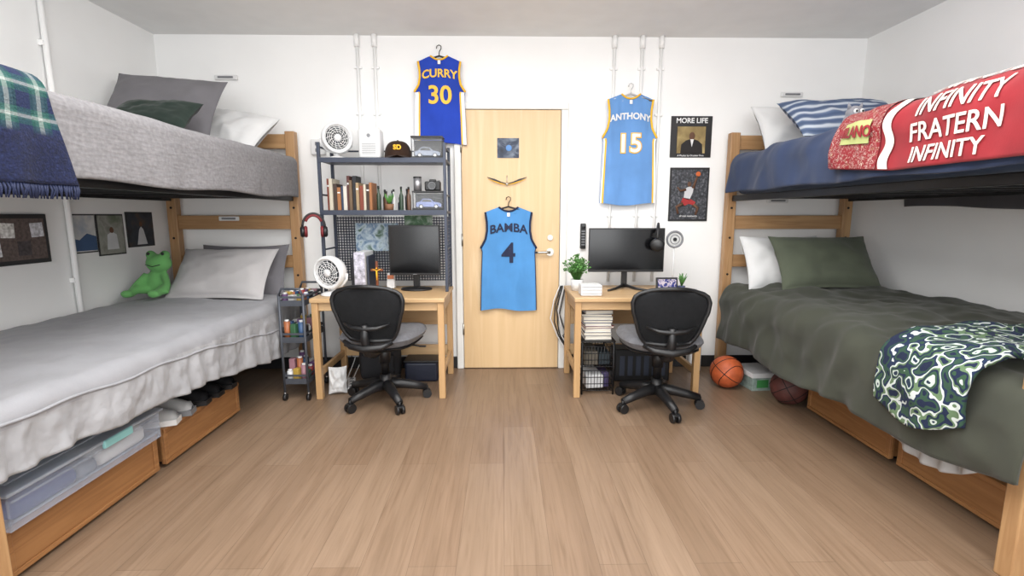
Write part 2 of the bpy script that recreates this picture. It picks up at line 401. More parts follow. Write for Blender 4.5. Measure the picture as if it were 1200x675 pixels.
for s_ in (-1,1): b.cyl((2.02+s_*.03,2.94,1.935),(2.02+s_*.042,2.94,1.97),.014,PLG,.002)
for s_ in (-1,1): b.sph((2.02+s_*.018,2.902,1.915),(.014,.008,.014),WHT); b.sph((2.02+s_*.018,2.895,1.915),(.007,.005,.007),BLK)
b.cyl((2.02,2.905,1.90),(2.02,2.885,1.896),.006,GOLD,.001); b.done()
b=B('plush_frog')
FR=fabric('green_plush',(100,162,92),160,.5,.08)
fx,fy,fz=-2.48,3.54,.735
b.sph((fx,fy,fz+.09),(.075,.06,.10),FR); b.sph((fx+.03,fy-.02,fz+.23),(.085,.065,.065),FR)
for s_ in (-1,1):
    b.sph((fx+.03+s_*.05,fy-.02,fz+.29),.032,FR)
    b.tube([(fx+s_*.06,fy-.02,fz+.15),(fx+s_*.11,fy-.07,fz+.08),(fx+s_*.12,fy-.12,fz+.03)],[.026,.022,.024],FR)
    b.tube([(fx+s_*.04,fy-.02,fz+.04),(fx+s_*.09,fy-.10,fz+.05),(fx+s_*.09,fy-.17,fz+.03)],[.035,.03,.03],FR)
    b.sph((fx+s_*.09,fy-.19,fz+.035),(.04,.03,.028),FR)
fo=b.done(remesh=.009)
b=B('frog_eyes')
for s_ in (-1,1): b.sph((fx+.03+s_*.05,fy-.046,fz+.298),(.012,.008,.012),BLK)
b.tube([(fx-.02,fy-.083,fz+.225),(fx+.03,fy-.09,fz+.212),(fx+.08,fy-.083,fz+.225)],.003,BLK)
b.done(parent=fo)
def drawer(xf,xb,y0,y1):
    b=B('underbed_drawer'); d=1 if xf>xb else -1
    b.bx(xf-d*.025,xb,y0+.01,y1-.01,.03,.20,DRAWW,.003)
    b.bx(xf-d*.02,xf,y0,y1,.02,.215,DRAWW,.005)
    b.bx(xf,xf+d*.012,y0,y1,.188,.215,DRAWW,.004)
    b.bx(xf,xf+d*.008,y0,y1,.02,.04,DRAWW,.003)
    b.bx(xf,xf+d*.006,y0,y0+.03,.02,.2,DRAWW,.003); b.bx(xf,xf+d*.006,y1-.03,y1,.02,.2,DRAWW,.003)
    for y in (y0+.06,y1-.06):
        for x in (xf-d*.08,xb+d*.08): b.cyl((x,y,0),(x,y,.035),.018,BLK)
    b.done()
drawer(-1.76,-2.6,1.60,2.37); drawer(-1.76,-2.6,2.42,3.14)
drawer(2.05,2.80,1.63,2.36); drawer(2.05,2.80,2.41,3.12)
b=B('clear_storage_bin')
CLR=M('clear_polypropylene',(196,206,222),.25,alpha=.20,bump=0,var=.02)
x0,x1,y0,y1,z0,z1=-2.30,-1.70,1.58,2.33,.218,.350
for (xa,xb,ya,yb) in ((x0,x1,y0,y0+.006),(x0,x1,y1-.006,y1),(x0,x0+.006,y0,y1),(x1-.006,x1,y0,y1)): b.bx(xa,xb,ya,yb,z0,z1,CLR,.002)
b.bx(x0,x1,y0,y1,z0,z0+.006,CLR,.002)
for zz in (z0+.03,z1-.03): b.bx(x1,x1+.006,y0+.01,y1-.01,zz,zz+.008,CLR,.002)
LIDM=M('bin_lid_clear',(206,214,226),.3,alpha=.45,bump=0)
b.bx(x0-.012,x1+.016,y0-.012,y1+.012,z1,z1+.014,LIDM,.006); b.bx(x0+.05,x1-.05,y0+.05,y1-.05,z1+.014,z1+.022,LIDM,.006)
b.box((x1+.014,(y0+y1)/2+.1,z1-.005),(.014,.16,.035),M('aqua_latch',(140,196,196),.4),.005)
b.box((-1.93,1.76,.265),(.40,.28,.075),M('navy_cloth_stack',(34,46,112),.9),.03,seg=4,smooth=True)
b.box((-1.93,2.14,.270),(.40,.28,.085),WHITEC,.03,seg=3,smooth=True)
b.box((-1.90,1.94,.262),(.36,.10,.07),M('grey_cloth_stack',(110,114,124),.9),.03,seg=3,smooth=True)
b.done()
def shoe(loc,rz,c,sole,name='sneaker'):
    b=B(name,T(loc,(0,0,rz)))
    def f(a,c_):
        y=.28*(a-.5); w=.045*(.75+.35*math.sin(pi*min(1,a*.9+.1)))
        if a<.03 or a>.97: w*=.5
        h=(.10 if a<.45 else .10-.055*min(1,(a-.45)/.45))
        an=pi*c_
        return (w*math.cos(an),y,.025+h*abs(math.sin(an))**.7*(.5 if a<.02 or a>.98 else 1))
    b.surf(f,20,12,c,thick=.004)
    pts=[(.05*(.75+.3*math.sin(pi*min(1,t*.9+.1)))*sg,.29*(t-.5)) for sg,ts in ((1,[i/12 for i in range(13)]),(-1,[1-i/12 for i in range(13)])) for t in ts]
    b.prism(pts,.03,sole)
    b.ring((0,-.07,.125),.032,.008,c,sy=1.5)
    for k in range(4): b.tube([(-.02,.0+k*.022,.118-k*.012),(.02,.0+k*.022,.118-k*.012)],.003,WHT)
    b.done()
BL2=M('black_canvas',(30,30,34),.8)
shoe((-1.86,2.46,.217),-1.3,WHT,WHT); shoe((-1.86,2.59,.217),-1.35,WHT,GREY)
shoe((-1.86,2.74,.217),-1.4,BL2,BLK); shoe((-1.86,2.88,.217),-1.5,BL2,BLK); shoe((-1.86,3.02,.217),-1.5,BL2,BLK)
pillow('duffel_bag',(.5,.42,.16),BL2,(-2.3,2.75,.31),(0,0,.2),seed=21)
# ---------------------------------------------------------------- desks
def desk(x0,x1,name='wooden_desk'):
    b=B(name); y0,y1=3.36,3.98
    b.bx(x0,x1,y0,y1,.70,.732,DESKW,.006)
    for x in (x0+.03,x1-.03):
        for y in (y0+.035,y1-.035): b.box((x,y,.35),(.045,.045,.70),DESKL,.004)
        b.bx(x-.012,x+.012,y0+.05,y1-.05,.62,.70,DESKL,.003)
        b.bx(x-.012,x+.012,y0+.05,y1-.05,.16,.21,DESKL,.003)
    b.bx(x0+.05,x1-.05,y0+.03,y0+.05,.64,.70,DESKW,.003)
    b.bx(x0+.05,x1-.05,y1-.05,y1-.03,.42,.70,DESKW,.003)
    b.bx(x0+.05,x1-.05,y1-.05,y1-.03,.16,.25,DESKW,.003)
    b.done()
desk(-1.345,-.41); desk(.495,1.415)
ZD=.733
b=B('metal_desk_hutch')
HX=-.425
for x in (-1.33,HX):
    for y in (3.66,3.94): b.box((x,y,(ZD+1.82)/2),(.022,.022,1.82-ZD),DGREY,.002)
    for z in (1.79,1.45,1.05,.76):
        b.box((x,3.80,z),(.012,.28,.012),DGREY,.002)
for z in (1.70,1.325):
    b.bx(-1.34,HX+.01,3.65,3.95,z-.012,z+.008,DGREY,.003); b.bx(-1.34,HX+.01,3.648,3.655,z-.022,z+.014,DGREY,.002)
b.bx(-1.33,HX,3.932,3.94,1.785,1.797,DGREY,.002)
for i in range(42):
    x=-1.31+i*.0211; b.box((x,3.945,1.035),(.0075,.003,.51),DGREY,0)
for i in range(24): b.box(((HX-1.33)/2,3.945,.785+i*.0215),(.88,.003,.0075),DGREY,0)
for i in range(10): b.box((HX,3.67+i*.028,1.03),(.004,.003,.52),DGREY,0)
for i in range(18): b.box((HX,3.80,.78+i*.03),(.003,.28,.004),DGREY,0)
b.done()
def image_panel(name,c,size,stops,scale):
    m=spots_mat(name+'_ink',stops,scale,.5,False)
    b=B(name); b.box(c,(size[0],.003,size[1]),m,0)
    return b.done()
image_panel('landscape_print',(-1.0,3.925,1.13),(.34,.22),[(.3,(60,90,70)),(.45,(170,185,195)),(.6,(80,110,140)),(.75,(215,217,220))],14)
image_panel('photo_print',(-.67,3.925,1.25),(.22,.10),[(.3,(40,60,40)),(.5,(80,116,80)),(.7,(180,190,180))],18)
FANB=M('fan_dark',(66,74,82),.5)
def fan(loc,rz,s=1,tilt=0):
    b=B('desk_fan',T(loc,(0,0,rz),(s,s,s)))
    b.lathe([(0,0),(.075,0),(.078,.008),(.06,.018),(.03,.026),(0,.027)],WHT)
    b.cyl((0,.01,.02),(0,.02,.07),.02,WHT)
    for sx in (-1,1): b.tube([(0,.015,.05),(sx*.07,.015,.065),(sx*.112,.01,.11),(sx*.115,.01,.15)],.009,WHT)
    m=T((0,0,.16),(pi/2+tilt,0,0))
    b.lathe([(.080,.020),(.088,.040),(.112,.040),(.115,.03),(.11,-.01),(.09,-.05),(.05,-.085),(0,-.095)],WHT,m)
    b.lathe([(0,.030),(.083,.030)],FANB,m)
    mm=b.M; b.M=b.M@m
    b.ring((0,0,.042),.102,.011,WHT)
    for r_ in (.074,.060,.046): b.ring((0,0,.045),r_,.0022,WHT,seg=28)
    b.lathe([(0,.058),(.020,.056),(.026,.048),(.026,.034)],WHT)
    for k in range(14):
        a=2*pi*k/14; b.tube([(.024*math.cos(a),.024*math.sin(a),.048),(.06*math.cos(a+.35),.06*math.sin(a+.35),.046),(.092*math.cos(a+.6),.092*math.sin(a+.6),.042)],.0022,WHT,6)
    b.done()
fan((-1.235,3.78,1.71),.55,.98,.05); fan((-1.235,3.52,ZD),-.3,1.05,.10)
b=B('air_purifier')
b.box((-.985,3.80,1.71+.115),(.165,.14,.228),WHT,.03,seg=4,smooth=True)
for k in range(8): b.box((-.985,3.729,1.75+k*.01),(.10,.004,.003),GREY,0)
b.cyl((-.985,3.727,1.88),(-.985,3.733,1.88),.014,GREY); b.done()
BRN=fabric('brown_cap_cloth',(68,46,34),400,.3)
b=B('baseball_cap',T((-.785,3.79,1.712),(0,0,.15),(1.15,1.15,1.15)))
b.surf(lambda a,c:(.088*math.cos(2*pi*a)*math.cos(pi/2*c)**.6,.098*math.sin(2*pi*a)*math.cos(pi/2*c)**.6,.115*math.sin(pi/2*c)**.95+.002),32,14,BRN,thick=.003)
b.surf(lambda a,c:(.084*math.cos(pi+pi*a)*(1-.06*c),-.088*math.sin(pi*a)-.065*c*math.sin(pi*a)**.6,.020-.02*c*abs(math.cos(pi*a))-.006*c),24,8,BRN,thick=.003)
b.sph((0,0,.118),.007,BRN); b.text('SD',.042,GOLD,T((0,-.094,.066),(1.30,0,0)),.001,.006); b.done()
CLEAR=M('clear_acrylic',(240,244,248),.05,alpha=.10,bump=0)
def carcase(loc,w,h,c):
    b=B('model_car_display_case',T(loc))
    b.box((0,0,.010),(w,.13,.020),BLK,.003)
    b.box((0,0,h/2+.008),(w-.012,.118,h-.016),CLEAR,.002)
    b.box((0,.055,h/2),(w-.01,.006,h-.02),BLK,0)
    for x in (-w/2+.006,w/2-.006):
        for y in (-.059,.059): b.box((x,y,h/2),(.005,.005,h-.01),BLK,0)
    b.box((0,0,h),(w,.13,.012),BLK,.003)
    L=w*.8
    prof=[(-L/2,.02),(L/2,.02),(L/2,.042),(L*.38,.052),(L*.2,.056),(L*.08,.078),(-L*.22,.08),(-L*.36,.056),(-L/2,.05)]
    b.prism(prof,.065,c,T((0,.0325,.01),(pi/2,0,0)))
    b.prism([(L*.15,.056),(L*.06,.074),(-L*.2,.076),(-L*.31,.056)],.067,SCREEN,T((0,.0335,.01),(pi/2,0,0)))
    for x in (-L*.3,L*.3):
        for y in (-.034,.034): b.cyl((x,y-.006,.032),(x,y+.006,.032),.016,BLK); b.cyl((x,y-.0075,.032),(x,y+.0075,.032),.009,SILV)
    b.done()
SLV=M('car_paint_silver',(110,116,128),.3,.6,bump=0)
carcase((-.56,3.78,1.71),.235,.16,SLV); carcase((-.56,3.78,1.335),.235,.14,M('car_paint_blue',(100,110,146),.3,.5,bump=0))
b=B('compact_camera',T((-.53,3.78,1.483)))
b.box((0,0,.035),(.12,.05,.07),BLK,.01); b.box((0,0,.075),(.05,.04,.02),BLK,.006); b.cyl((0,-.02,.035),(0,-.06,.035),.028,BLK); b.cyl((0,-.055,.035),(0,-.062,.035),.022,SCREEN); b.ring((0,-.06,.035),.026,.003,GREY,(pi/2,0,0)); b.cyl((.045,0,.07),(.045,0,.08),.01,SILV); b.done()
b=B('tin_canister'); b.cyl((-.64,3.75,1.483),(-.64,3.75,1.575),.03,M('tin_grey',(160,160,164),.4,.7)); b.cyl((-.64,3.75,1.575),(-.64,3.75,1.585),.031,BLK); b.done()
def books(x0,x1,y,z,hmin,hmax,name='row_of_books'):
    b=B(name); x=x0; i=0
    cols=[(120,56,40),(190,182,164),(60,44,36),(150,98,58),(40,56,80),(200,194,184),(80,40,36),(100,80,58),(30,30,34),(150,128,96)]
    while x<x1-.015:
        t=R.uniform(.014,.030); h=R.uniform(hmin,hmax); c=cols[i%10]; dd=R.uniform(.12,.17)
        mt=M('book_cover_%d'%(i%10),c,.6)
        pg=M('book_pages',(222,216,202),.9)
        b.bx(x,x+t,y-dd/2,y-dd/2+.003,z,z+h,mt,.001); b.bx(x,x+.002,y-dd/2,y+dd/2,z,z+h,mt,0); b.bx(x+t-.002,x+t,y-dd/2,y+dd/2,z,z+h,mt,0)
        b.bx(x+.002,x+t-.002,y-dd/2+.003,y+dd/2-.004,z+.003,z+h-.004,pg,0)
        if i%3==0: b.bx(x+.002,x+t-.002,y-dd/2-.001,y-dd/2,z+h*.75,z+h*.8,WHT,0)
        x+=t+.001; i+=1
    b.done()
books(-1.31,-.97,3.80,1.334,.17,.27)
b=B('toiletry_bottles')
for i in range(9):
    x=-.93+i*.028; y=3.74+.08*(i%2); h=R.uniform(.08,.17); c=[(40,60,44),(30,30,32),(90,60,40),(70,80,90),(190,190,190),(40,40,60)][i%6]
    mt=M('bottle_%d'%(i%6),c,.3); b.lathe([(0,0),(.014,0),(.015,.005),(.015,h*.7),(.007,h*.82),(.007,h),(0,h)],mt,T((x,y,1.334))); b.cyl((x,y,1.334+h),(x,y,1.334+h+.018),.008,BLK)
b.done()
GRN=M('leaf_green',(70,116,54),.5,var=.25,vs=30)
b=B('succulent_plant')
b.lathe([(0,0),(.025,0),(.032,.05),(.028,.05),(0,.045)],M('terracotta',(120,84,60),.8),T((-.84,3.69,1.334)))
for k in range(14):
    a=k*2.4; b.tube([(-.84,3.69,1.38),(-.84+.02*math.cos(a),3.69+.02*math.sin(a),1.42),(-.84+.035*math.cos(a),3.69+.035*math.sin(a),1.44+.002*k)],[.004,.006,.001],GRN,6)
b.done()
def monitor(loc,w,h,zc,rz=0,basew=.2,name='computer_monitor'):
    b=B(name,T(loc,(0,0,rz)))
    b.box((0,0,zc),(w,.02,h),BLK,.004); b.box((0,.018,zc),(w*.7,.03,h*.6),BLK,.01)
    b.box((0,-.0105,zc+.004),(w-.018,.002,h-.03),SCREEN,0)
    b.box((0,.045,zc/2+.02),(.05,.02,zc),BLK,.005)
    b.lathe([(0,0),(1,0),(1,.009),(.93,.013),(0,.016)],BLK,T((0,.03,0),(0,0,0),(basew/2,basew*.38,1)))
    b.box((0,-.012,zc-h/2+.008),(.03,.003,.005),GREY,0)
    return b.done()
monitor((-.675,3.74,ZD),.39,.38,.305,-.05,.24)
b=B('computer_monitor',T((.94,3.74,ZD)))
b.box((0,0,.305),(.58,.02,.335),BLK,.004); b.box((0,-.0105,.309),(.565,.002,.305),SCREEN,0); b.box((0,.02,.3),(.3,.03,.2),BLK,.01)
b.box((0,.045,.16),(.045,.02,.3),BLK,.004)
for s_ in (-1,1): b.tube([(0,.04,.03),(s_*.08,-.02,.01),(s_*.15,-.09,.007)],[.014,.01,.008],BLK)
b.tube([(0,.04,.03),(0,.09,.008)],[.014,.009],BLK)
b.done()
def headphones(loc,rot,c1,c2,s=1):
    b=B('headphones',T(loc,rot,(s,s,s)))
    b.tube([(.075*math.cos(a)*1.0,0,.095*math.sin(a)) for a in [pi*i/20 for i in range(21)]],.008,c1)
    b.tube([(.06*math.cos(a)*1.0,0,.082*math.sin(a)) for a in [pi*(.15+.7*i/14) for i in range(15)]],.010,c2)
    for s_ in (-1,1):
        b.cyl((s_*.075,0,.0),(s_*.08,0,-.02),.008,c1)
        b.lathe([(0,0),(.036,0),(.04,.008),(.04,.02),(.03,.03),(0,.032)],c1,T((s_*.062,0,-.035),(0,s_*pi/2,0),(1,1.1,1)))
        b.ring((s_*.055,0,-.035),.03,.012,c2,(0,pi/2,0),seg=20)
    b.done()
headphones((-1.365,3.585,1.22),(0,0,.35),BLK,M('red_pad',(110,30,34),.6))
headphones((1.175,3.73,1.125),(0,0,1.25),BLK,DGREY,1.2)
b=B('magazine_file')
b.bx(-1.10,-1.02,3.62,3.86,ZD,ZD+.30,WHT,.004); b.bx(-1.10,-1.02,3.612,3.62,ZD,ZD+.30,M('file_print',(170,168,180),.5,var=.3,vs=40),.002)
b.bx(-1.012,-1.0,3.64,3.84,ZD,ZD+.27,DGREY,.002); b.bx(-1.13,-1.105,3.64,3.84,ZD,ZD+.26,M('black_book',(40,40,46),.5),.002)
b.done()
b=B('standing_crucifix'); CW=wood('cross_wood',(130,70,36),(110,56,28),2)
b.box((-.945,3.66,ZD+.012),(.07,.05,.024),CW,.004); b.box((-.945,3.66,ZD+.12),(.018,.014,.22),CW,.002); b.box((-.945,3.66,ZD+.165),(.09,.014,.018),CW,.002)
b.tube([(-.945,3.65,ZD+.09),(-.945,3.648,ZD+.16)],[.004,.006],GOLD); b.tube([(-.975,3.65,ZD+.172),(-.945,3.648,ZD+.16),(-.915,3.65,ZD+.172)],.0025,GOLD); b.sph((-.945,3.648,ZD+.178),.006,GOLD); b.done()
b=B('desk_calendar'); b.box((-.885,3.84,ZD+.06),(.06,.01,.12),WHT,.002,(-.2,0,0)); b.box((-.885,3.865,ZD+.055),(.06,.004,.115),WHT,.001,(.25,0,0))
b.box((-.885,3.832,ZD+.09),(.05,.004,.03),M('orange_print',(190,110,70),.6),0,(-.2,0,0)); b.done()
b=B('potted_plant')
b.lathe([(0,0),(.04,0),(.05,.085),(.046,.087),(.044,.075),(0,.072)],WHT,T((.56,3.70,ZD)))
for k in range(170):
    a=R.uniform(0,2*pi); t=R.uniform(0,1); rr=.11*t; hh=R.uniform(.14,.27)*(1-.35*t)
    p0=Vector((.56+.015*math.cos(a),3.70+.015*math.sin(a),ZD+.07)); p2=Vector((.56+rr*math.cos(a),3.70+rr*math.sin(a),ZD+.07+hh*.8))
    p1=(p0+p2)/2+Vector((0,0,.03)); b.tube([p0,p1,p2],[.0014,.0016,.001],GRN,5)
    for q in (p1,p2): b.sph(q,(.011,.008,.004),GRN,(R.uniform(-1,1),R.uniform(-1,1),a),seg=6)
b.done()
b=B('white_drawer_organizer')
b.box((.625,3.49,ZD+.04),(.15,.13,.078),WHT,.008)
for z in (.02,.045,.068): b.box((.625,3.424,ZD+z),(.14,.003,.003),GREY,0)
b.done()
b=B('ring_light')
b.lathe([(0,0),(.05,0),(.05,.01),(.02,.016),(0,.017)],WHT,T((1.32,3.78,ZD))); b.cyl((1.32,3.78,ZD),(1.32,3.78,ZD+.34),.006,WHT)
b.ring((1.32,3.77,ZD+.385),.060,.008,GREY,(pi/2,0,0)); b.cyl((1.32,3.777,ZD+.385),(1.32,3.785,ZD+.385),.058,M('lamp_disc',(216,216,214),.4)); b.ring((1.32,3.765,ZD+.385),.035,.003,GREY,(pi/2,0,0)); b.cyl((1.32,3.77,ZD+.385),(1.32,3.76,ZD+.385),.014,BLK); b.done()
b=B('framed_photo'); b.box((1.20,3.55,ZD+.06),(.16,.014,.115),BLK,.003,(-.2,0,0)); b.box((1.20,3.541,ZD+.06),(.135,.004,.09),spots_mat('team_photo_print',[(.3,(30,40,110)),(.5,(180,170,180)),(.65,(70,70,150)),(.8,(210,200,200))],60,.5),0,(-.2,0,0)); b.box((1.20,3.58,ZD+.045),(.04,.008,.09),BLK,.002,(.35,0,0)); b.done()
b=B('small_potted_plant'); b.lathe([(0,0),(.022,0),(.028,.045),(0,.042)],M('blue_pot',(60,70,110),.5),T((1.335,3.62,ZD)))
for k in range(30):
    a=k*2.4; rr=.045*((k%7)/7); b.tube([(1.335,3.62,ZD+.04),(1.335+rr*.5*math.cos(a),3.62+rr*.5*math.sin(a),ZD+.09),(1.335+rr*math.cos(a),3.62+rr*math.sin(a),ZD+.10+.02*(k%3))],[.003,.006,.001],GRN,6)
b.done()
def controller(loc,rz):
    b=B('game_controller',T(loc,(0,0,rz)))
    b.box((0,0,.026),(.10,.06,.032),WHT,.014,seg=4,smooth=True)
    for s_ in (-1,1):
        b.tube([(s_*.045,.01,.028),(s_*.062,-.02,.024),(s_*.06,-.055,.016)],[.024,.022,.013],WHT,12)
        b.cyl((s_*.026,-.018,.04),(s_*.026,-.018,.05),.009,BLK)
    b.sph((.038,.012,.042),(.008,.008,.004),GREY); b.sph((-.038,.012,.042),(.008,.008,.004),GREY); b.done()
controller((1.17,3.45,ZD),.3); controller((1.325,3.45,ZD),-.4)
b=B('wall_intercom'); b.box((.66,4.08,1.13),(.045,.03,.21),BLK,.006)
for k in range(6): b.box((.66,4.062,1.06+k*.022),(.03,.006,.012),GREY,.002)
b.box((.66,4.062,1.21),(.03,.006,.03),SCREEN,.002); b.done()
def chair(loc,rz,rb=0.0):
    b=B('office_chair',T(loc,(0,0,rz)))
    for k in range(5):
        a=2*pi*k/5+rb; c,s_=math.cos(a),math.sin(a)
        b.tube([(0,0,.125),(.1*c,.1*s_,.12),(.2*c,.2*s_,.098),(.285*c,.285*s_,.078)],[.042,.036,.030,.024],BLK,10)
        cx,cy=.287*c,.287*s_
        b.cyl((cx,cy,.085),(cx,cy,.045),.010,BLKM)
        for sg in (-1,1):
            ox,oy=-s_*.017*sg,c*.017*sg
            b.cyl((cx+ox*1.6,cy+oy*1.6,.031),(cx+ox*.5,cy+oy*.5,.031),.031,BLK)
        b.box((cx,cy,.05),(.05,.05,.02),BLK,.008,(0,0,a))
    b.cyl((0,0,.09),(0,0,.20),.040,BLK); b.cyl((0,0,.2),(0,0,.38),.028,BLKM); b.cyl((0,0,.28),(0,0,.40),.038,BLK,.042)
    b.box((0,.02,.405),(.20,.26,.045),BLK,.015)
    b.tube([(.1,.05,.40),(.2,.05,.395),(.24,.05,.39)],.006,BLK); b.box((.26,.05,.39),(.05,.02,.012),BLK,.005)
    def seat(zo,w,t,mat):
        for sg in (1,-1):
            def f(a,c_):
                u=2*a-1;v=2*c_-1
                x=w*u*math.sqrt(1-.28*v*v); y=w*.98*v*math.sqrt(1-.28*u*u)
                k=max(0,(1-u**6)*(1-v**6))**.5
                return (x,y+.03,zo+sg*t*k+(.02*u*u-.03*max(0,v)**3))
            b.surf(f,24,24,mat)
    seat(.422,.25,.022,BLK); seat(.476,.275,.056,SEATF)
    b.tube([(0,-.08,.40),(0,-.20,.395),(0,-.29,.43),(0,-.325,.52),(0,-.325,.62)],[.03,.028,.03,.028,.024],BLK,12)
    b.tube([(-.16,-.275,.50),(-.10,-.315,.475),(0,-.335,.465),(.10,-.315,.475),(.16,-.275,.50)],[.014,.02,.024,.02,.014],BLK,10)
    b.tube([(-.15,-.285,.62),(-.08,-.325,.60),(0,-.335,.595),(.08,-.325,.60),(.15,-.285,.62)],[.008,.013,.017,.013,.008],BLK,10)
    W=[(0,.135),(.08,.165),(.22,.19),(.42,.212),(.62,.232),(.78,.238),(.9,.222),(.97,.18),(1,.13)]
    def wid(v):
        for (a,p),(c_,q) in zip(W,W[1:]):
            if v<=c_: return p+(q-p)*(v-a)/(c_-a)
        return W[-1][1]
    def back(off,kk,mat,th):
        def f(a,v):
            u=2*a-1; w=wid(v)*kk
            return (w*u,-.27+.05*u*u+off-.05*(v-.2)-.015*math.sin(pi*v),.50+.36*(v*kk+(1-kk)/2)-.015*u*u*(v>.5)*v)
        b.surf(f,22,26,mat,thick=th)
    back(0,.97,MESHB,.010); back(.03,.93,SEATF,.035)
    pts=[]
    for t in [i/18 for i in range(19)]:
        v=t; pts.append((wid(v)*.985,-.27+.048-.006-.05*(v-.2)-.015*math.sin(pi*v),.50+.36*v-.015*(v>.5)*v))
    top=[(wid(1)*u,-.27+.05*u*u-.046,.862-.015*u*u) for u in (.6,.2,-.2,-.6)]
    bot=[(-wid(0)*u,-.27+.05*u*u+.006,.50) for u in (.6,.2,-.2,-.6)]
    b.tube(pts+top+[(-x,y,z) for x,y,z in pts][::-1]+bot,.014,BLK,8,True)
    b.done()
chair((-.835,3.35,0),rd(-7),.35); chair((1.05,3.22,0),rd(-4),-.12)
b=B('rolling_utility_cart')
CG=M('cart_grey',(74,78,86),.45,.2)
cx0,cx1,cy0,cy1=-1.55,-1.385,3.36,3.72
for x in (cx0,cx1):
    for y in (cy0,cy1):
        b.cyl((x,y,.06),(x,y,.76),.009,CG); b.cyl((x-.01,y,.025),(x+.01,y,.025),.025,BLK); b.cyl((x,y,.03),(x,y,.07),.006,SILV)
for z in (.12,.42,.68):
    b.bx(cx0,cx1,cy0,cy1,z,z+.006,CG,.002)
    for (xa,xb,ya,yb) in ((cx0,cx1,cy0-.003,cy0+.001),(cx0,cx1,cy1,cy1+.004),(cx0-.003,cx0+.001,cy0,cy1),(cx1,cx1+.004,cy0,cy1)):
        b.bx(xa,xb,ya,yb,z,z+.04,CG,.001); b.bx(xa,xb,ya,yb,z+.055,z+.07,CG,.001)
for y in (cy0,cy1): b.tube([(cx0,y,.75),(cx0+.02,y,.80),(cx1-.02,y,.80),(cx1,y,.75)],.009,CG)
b.done()
b=B('cart_supplies')
pc=[(140,50,50),(180,150,70),(60,90,130),(200,200,200),(60,100,70),(100,70,110),(160,96,60),(40,40,46),(150,110,120)]
for z in (.127,.427,.687):
    for i in range(3):
        for j in range(6):
            k=(i*7+j*5+int(z*100))%9; h=R.uniform(.06,.16) if z<.6 else R.uniform(.03,.09); x=cx0+.03+i*.05; y=cy0+.035+j*.055
            mt=M('package_%d'%k,pc[k],.4)
            if (i+j)%2: b.box((x,y,z+h/2),(.040,.045,h),mt,.004,(0,0,.2*(j%3-1)))
            else: b.cyl((x,y,z),(x,y,z+h),.021,mt); b.cyl((x,y,z+h),(x,y,z+h+.012),.014,WHT)
b.done()
b=B('wire_basket_drawers')
wx0,wx1,wy0,wy1=.57,.80,3.44,3.80
for x in (wx0,wx1):
    for y in (wy0,wy1): b.cyl((x,y,0),(x,y,.40),.007,BLKM)
for z0 in (.03,.21):
    for zz in (z0,z0+.05,z0+.10,z0+.15):
        b.tube([(wx0,wy0,zz),(wx1,wy0,zz),(wx1,wy1,zz),(wx0,wy1,zz)],.0035,BLKM,6,True)
    for i in range(11):
        x=wx0+(wx1-wx0)*i/10; b.tube([(x,wy0,z0+.15),(x,wy0,z0),(x,wy1,z0),(x,wy1,z0+.15)],.0025,BLKM,6)
    for i in range(8):
        y=wy0+(wy1-wy0)*i/7; b.tube([(wx0,y,z0+.15),(wx0,y,z0),(wx1,y,z0),(wx1,y,z0+.15)],.0025,BLKM,6)
b.bx(wx0-.01,wx1+.01,wy0-.01,wy1+.01,.395,.405,BLKM,.002)
b.done()
b=B('basket_contents'); b.box((.66,3.60,.085),(.13,.26,.10),WHITEC,.01,(0,0,.1)); b.box((.755,3.60,.09),(.05,.2,.11),M('purple_box',(70,60,100),.5),.004)
b.box((.64,3.60,.265),(.10,.26,.10),M('cereal_box',(90,84,74),.6),.004); b.box((.74,3.6,.26),(.08,.24,.09),M('teal_box',(40,50,56),.6),.004); b.done()
b=B('stack_of_books'); z=.406
for i in range(10):
    t=R.uniform(.014,.028); c=[(215,213,209),(60,60,66),(225,225,225),(110,40,40),(190,190,196),(40,60,90),(222,220,214),(90,90,96),(212,212,212),(170,170,176)][i]
    w=R.uniform(.19,.22); rz=R.uniform(-.12,.12); mt=M('paperback_%d'%i,c,.6)
    if z+t>.63: break
    b.box((.685,3.61,z+.0015),(w,.28,.003),mt,0,(0,0,rz)); b.box((.685,3.61,z+t/2),(w-.006,.274,t-.005),M('book_pages',(222,216,202),.9),0,(0,0,rz)); b.box((.685,3.61,z+t-.0015),(w,.28,.003),mt,0,(0,0,rz))
    z+=t+.001
b.done()
b=B('power_cables')
for k in range(5):
    x=.42+.012*k
    b.tube([(x+.05,4.05,.72),(x,4.03,.60-.03*k),(x-.03+.02*k,4.0,.45-.03*k),(x+.03,4.01,.30),(x+.12,4.01,.15),(x+.25+.05*k,4.01,.02)],.005,BLK if k%3 else WHT,6)
b.done()
b=B('power_cables')
for k in range(4):
    b.tube([(-1.2+.05*k,4.03,.7),(-1.22+.04*k,4.03,.4),(-1.28+.03*k,4.0,.1),(-1.25+.02*k,3.7,.012),(-1.22+.02*k,3.56,.012),(-1.19,3.52+.015*k,.012)],.004,WHT if k%2 else BLK,6)
b.done()
b=B('power_strip'); b.box((-1.16,3.62,.02),(.06,.26,.036),WHT,.006,(0,0,.3))
for k in range(4): b.box((-1.16-.3*(-.09+.06*k)*1,3.62-.09+.06*k,.039),(.03,.03,.004),GREY,.002)
b.done()
pillow('white_plastic_bag',(.13,.20,.10),WHITEC,(-1.22,3.49,.105),(1.35,0,.2),seed=31)
b=B('backpack')
b.box((-.98,3.80,.20),(.32,.18,.40),BL2,.07,seg=5,smooth=True); b.box((-.98,3.70,.14),(.26,.06,.20),BL2,.03,seg=4,smooth=True); b.tube([(-1.04,3.74,.40),(-1.02,3.74,.44),(-.94,3.74,.44),(-.92,3.74,.40)],.010,BL2); b.done()
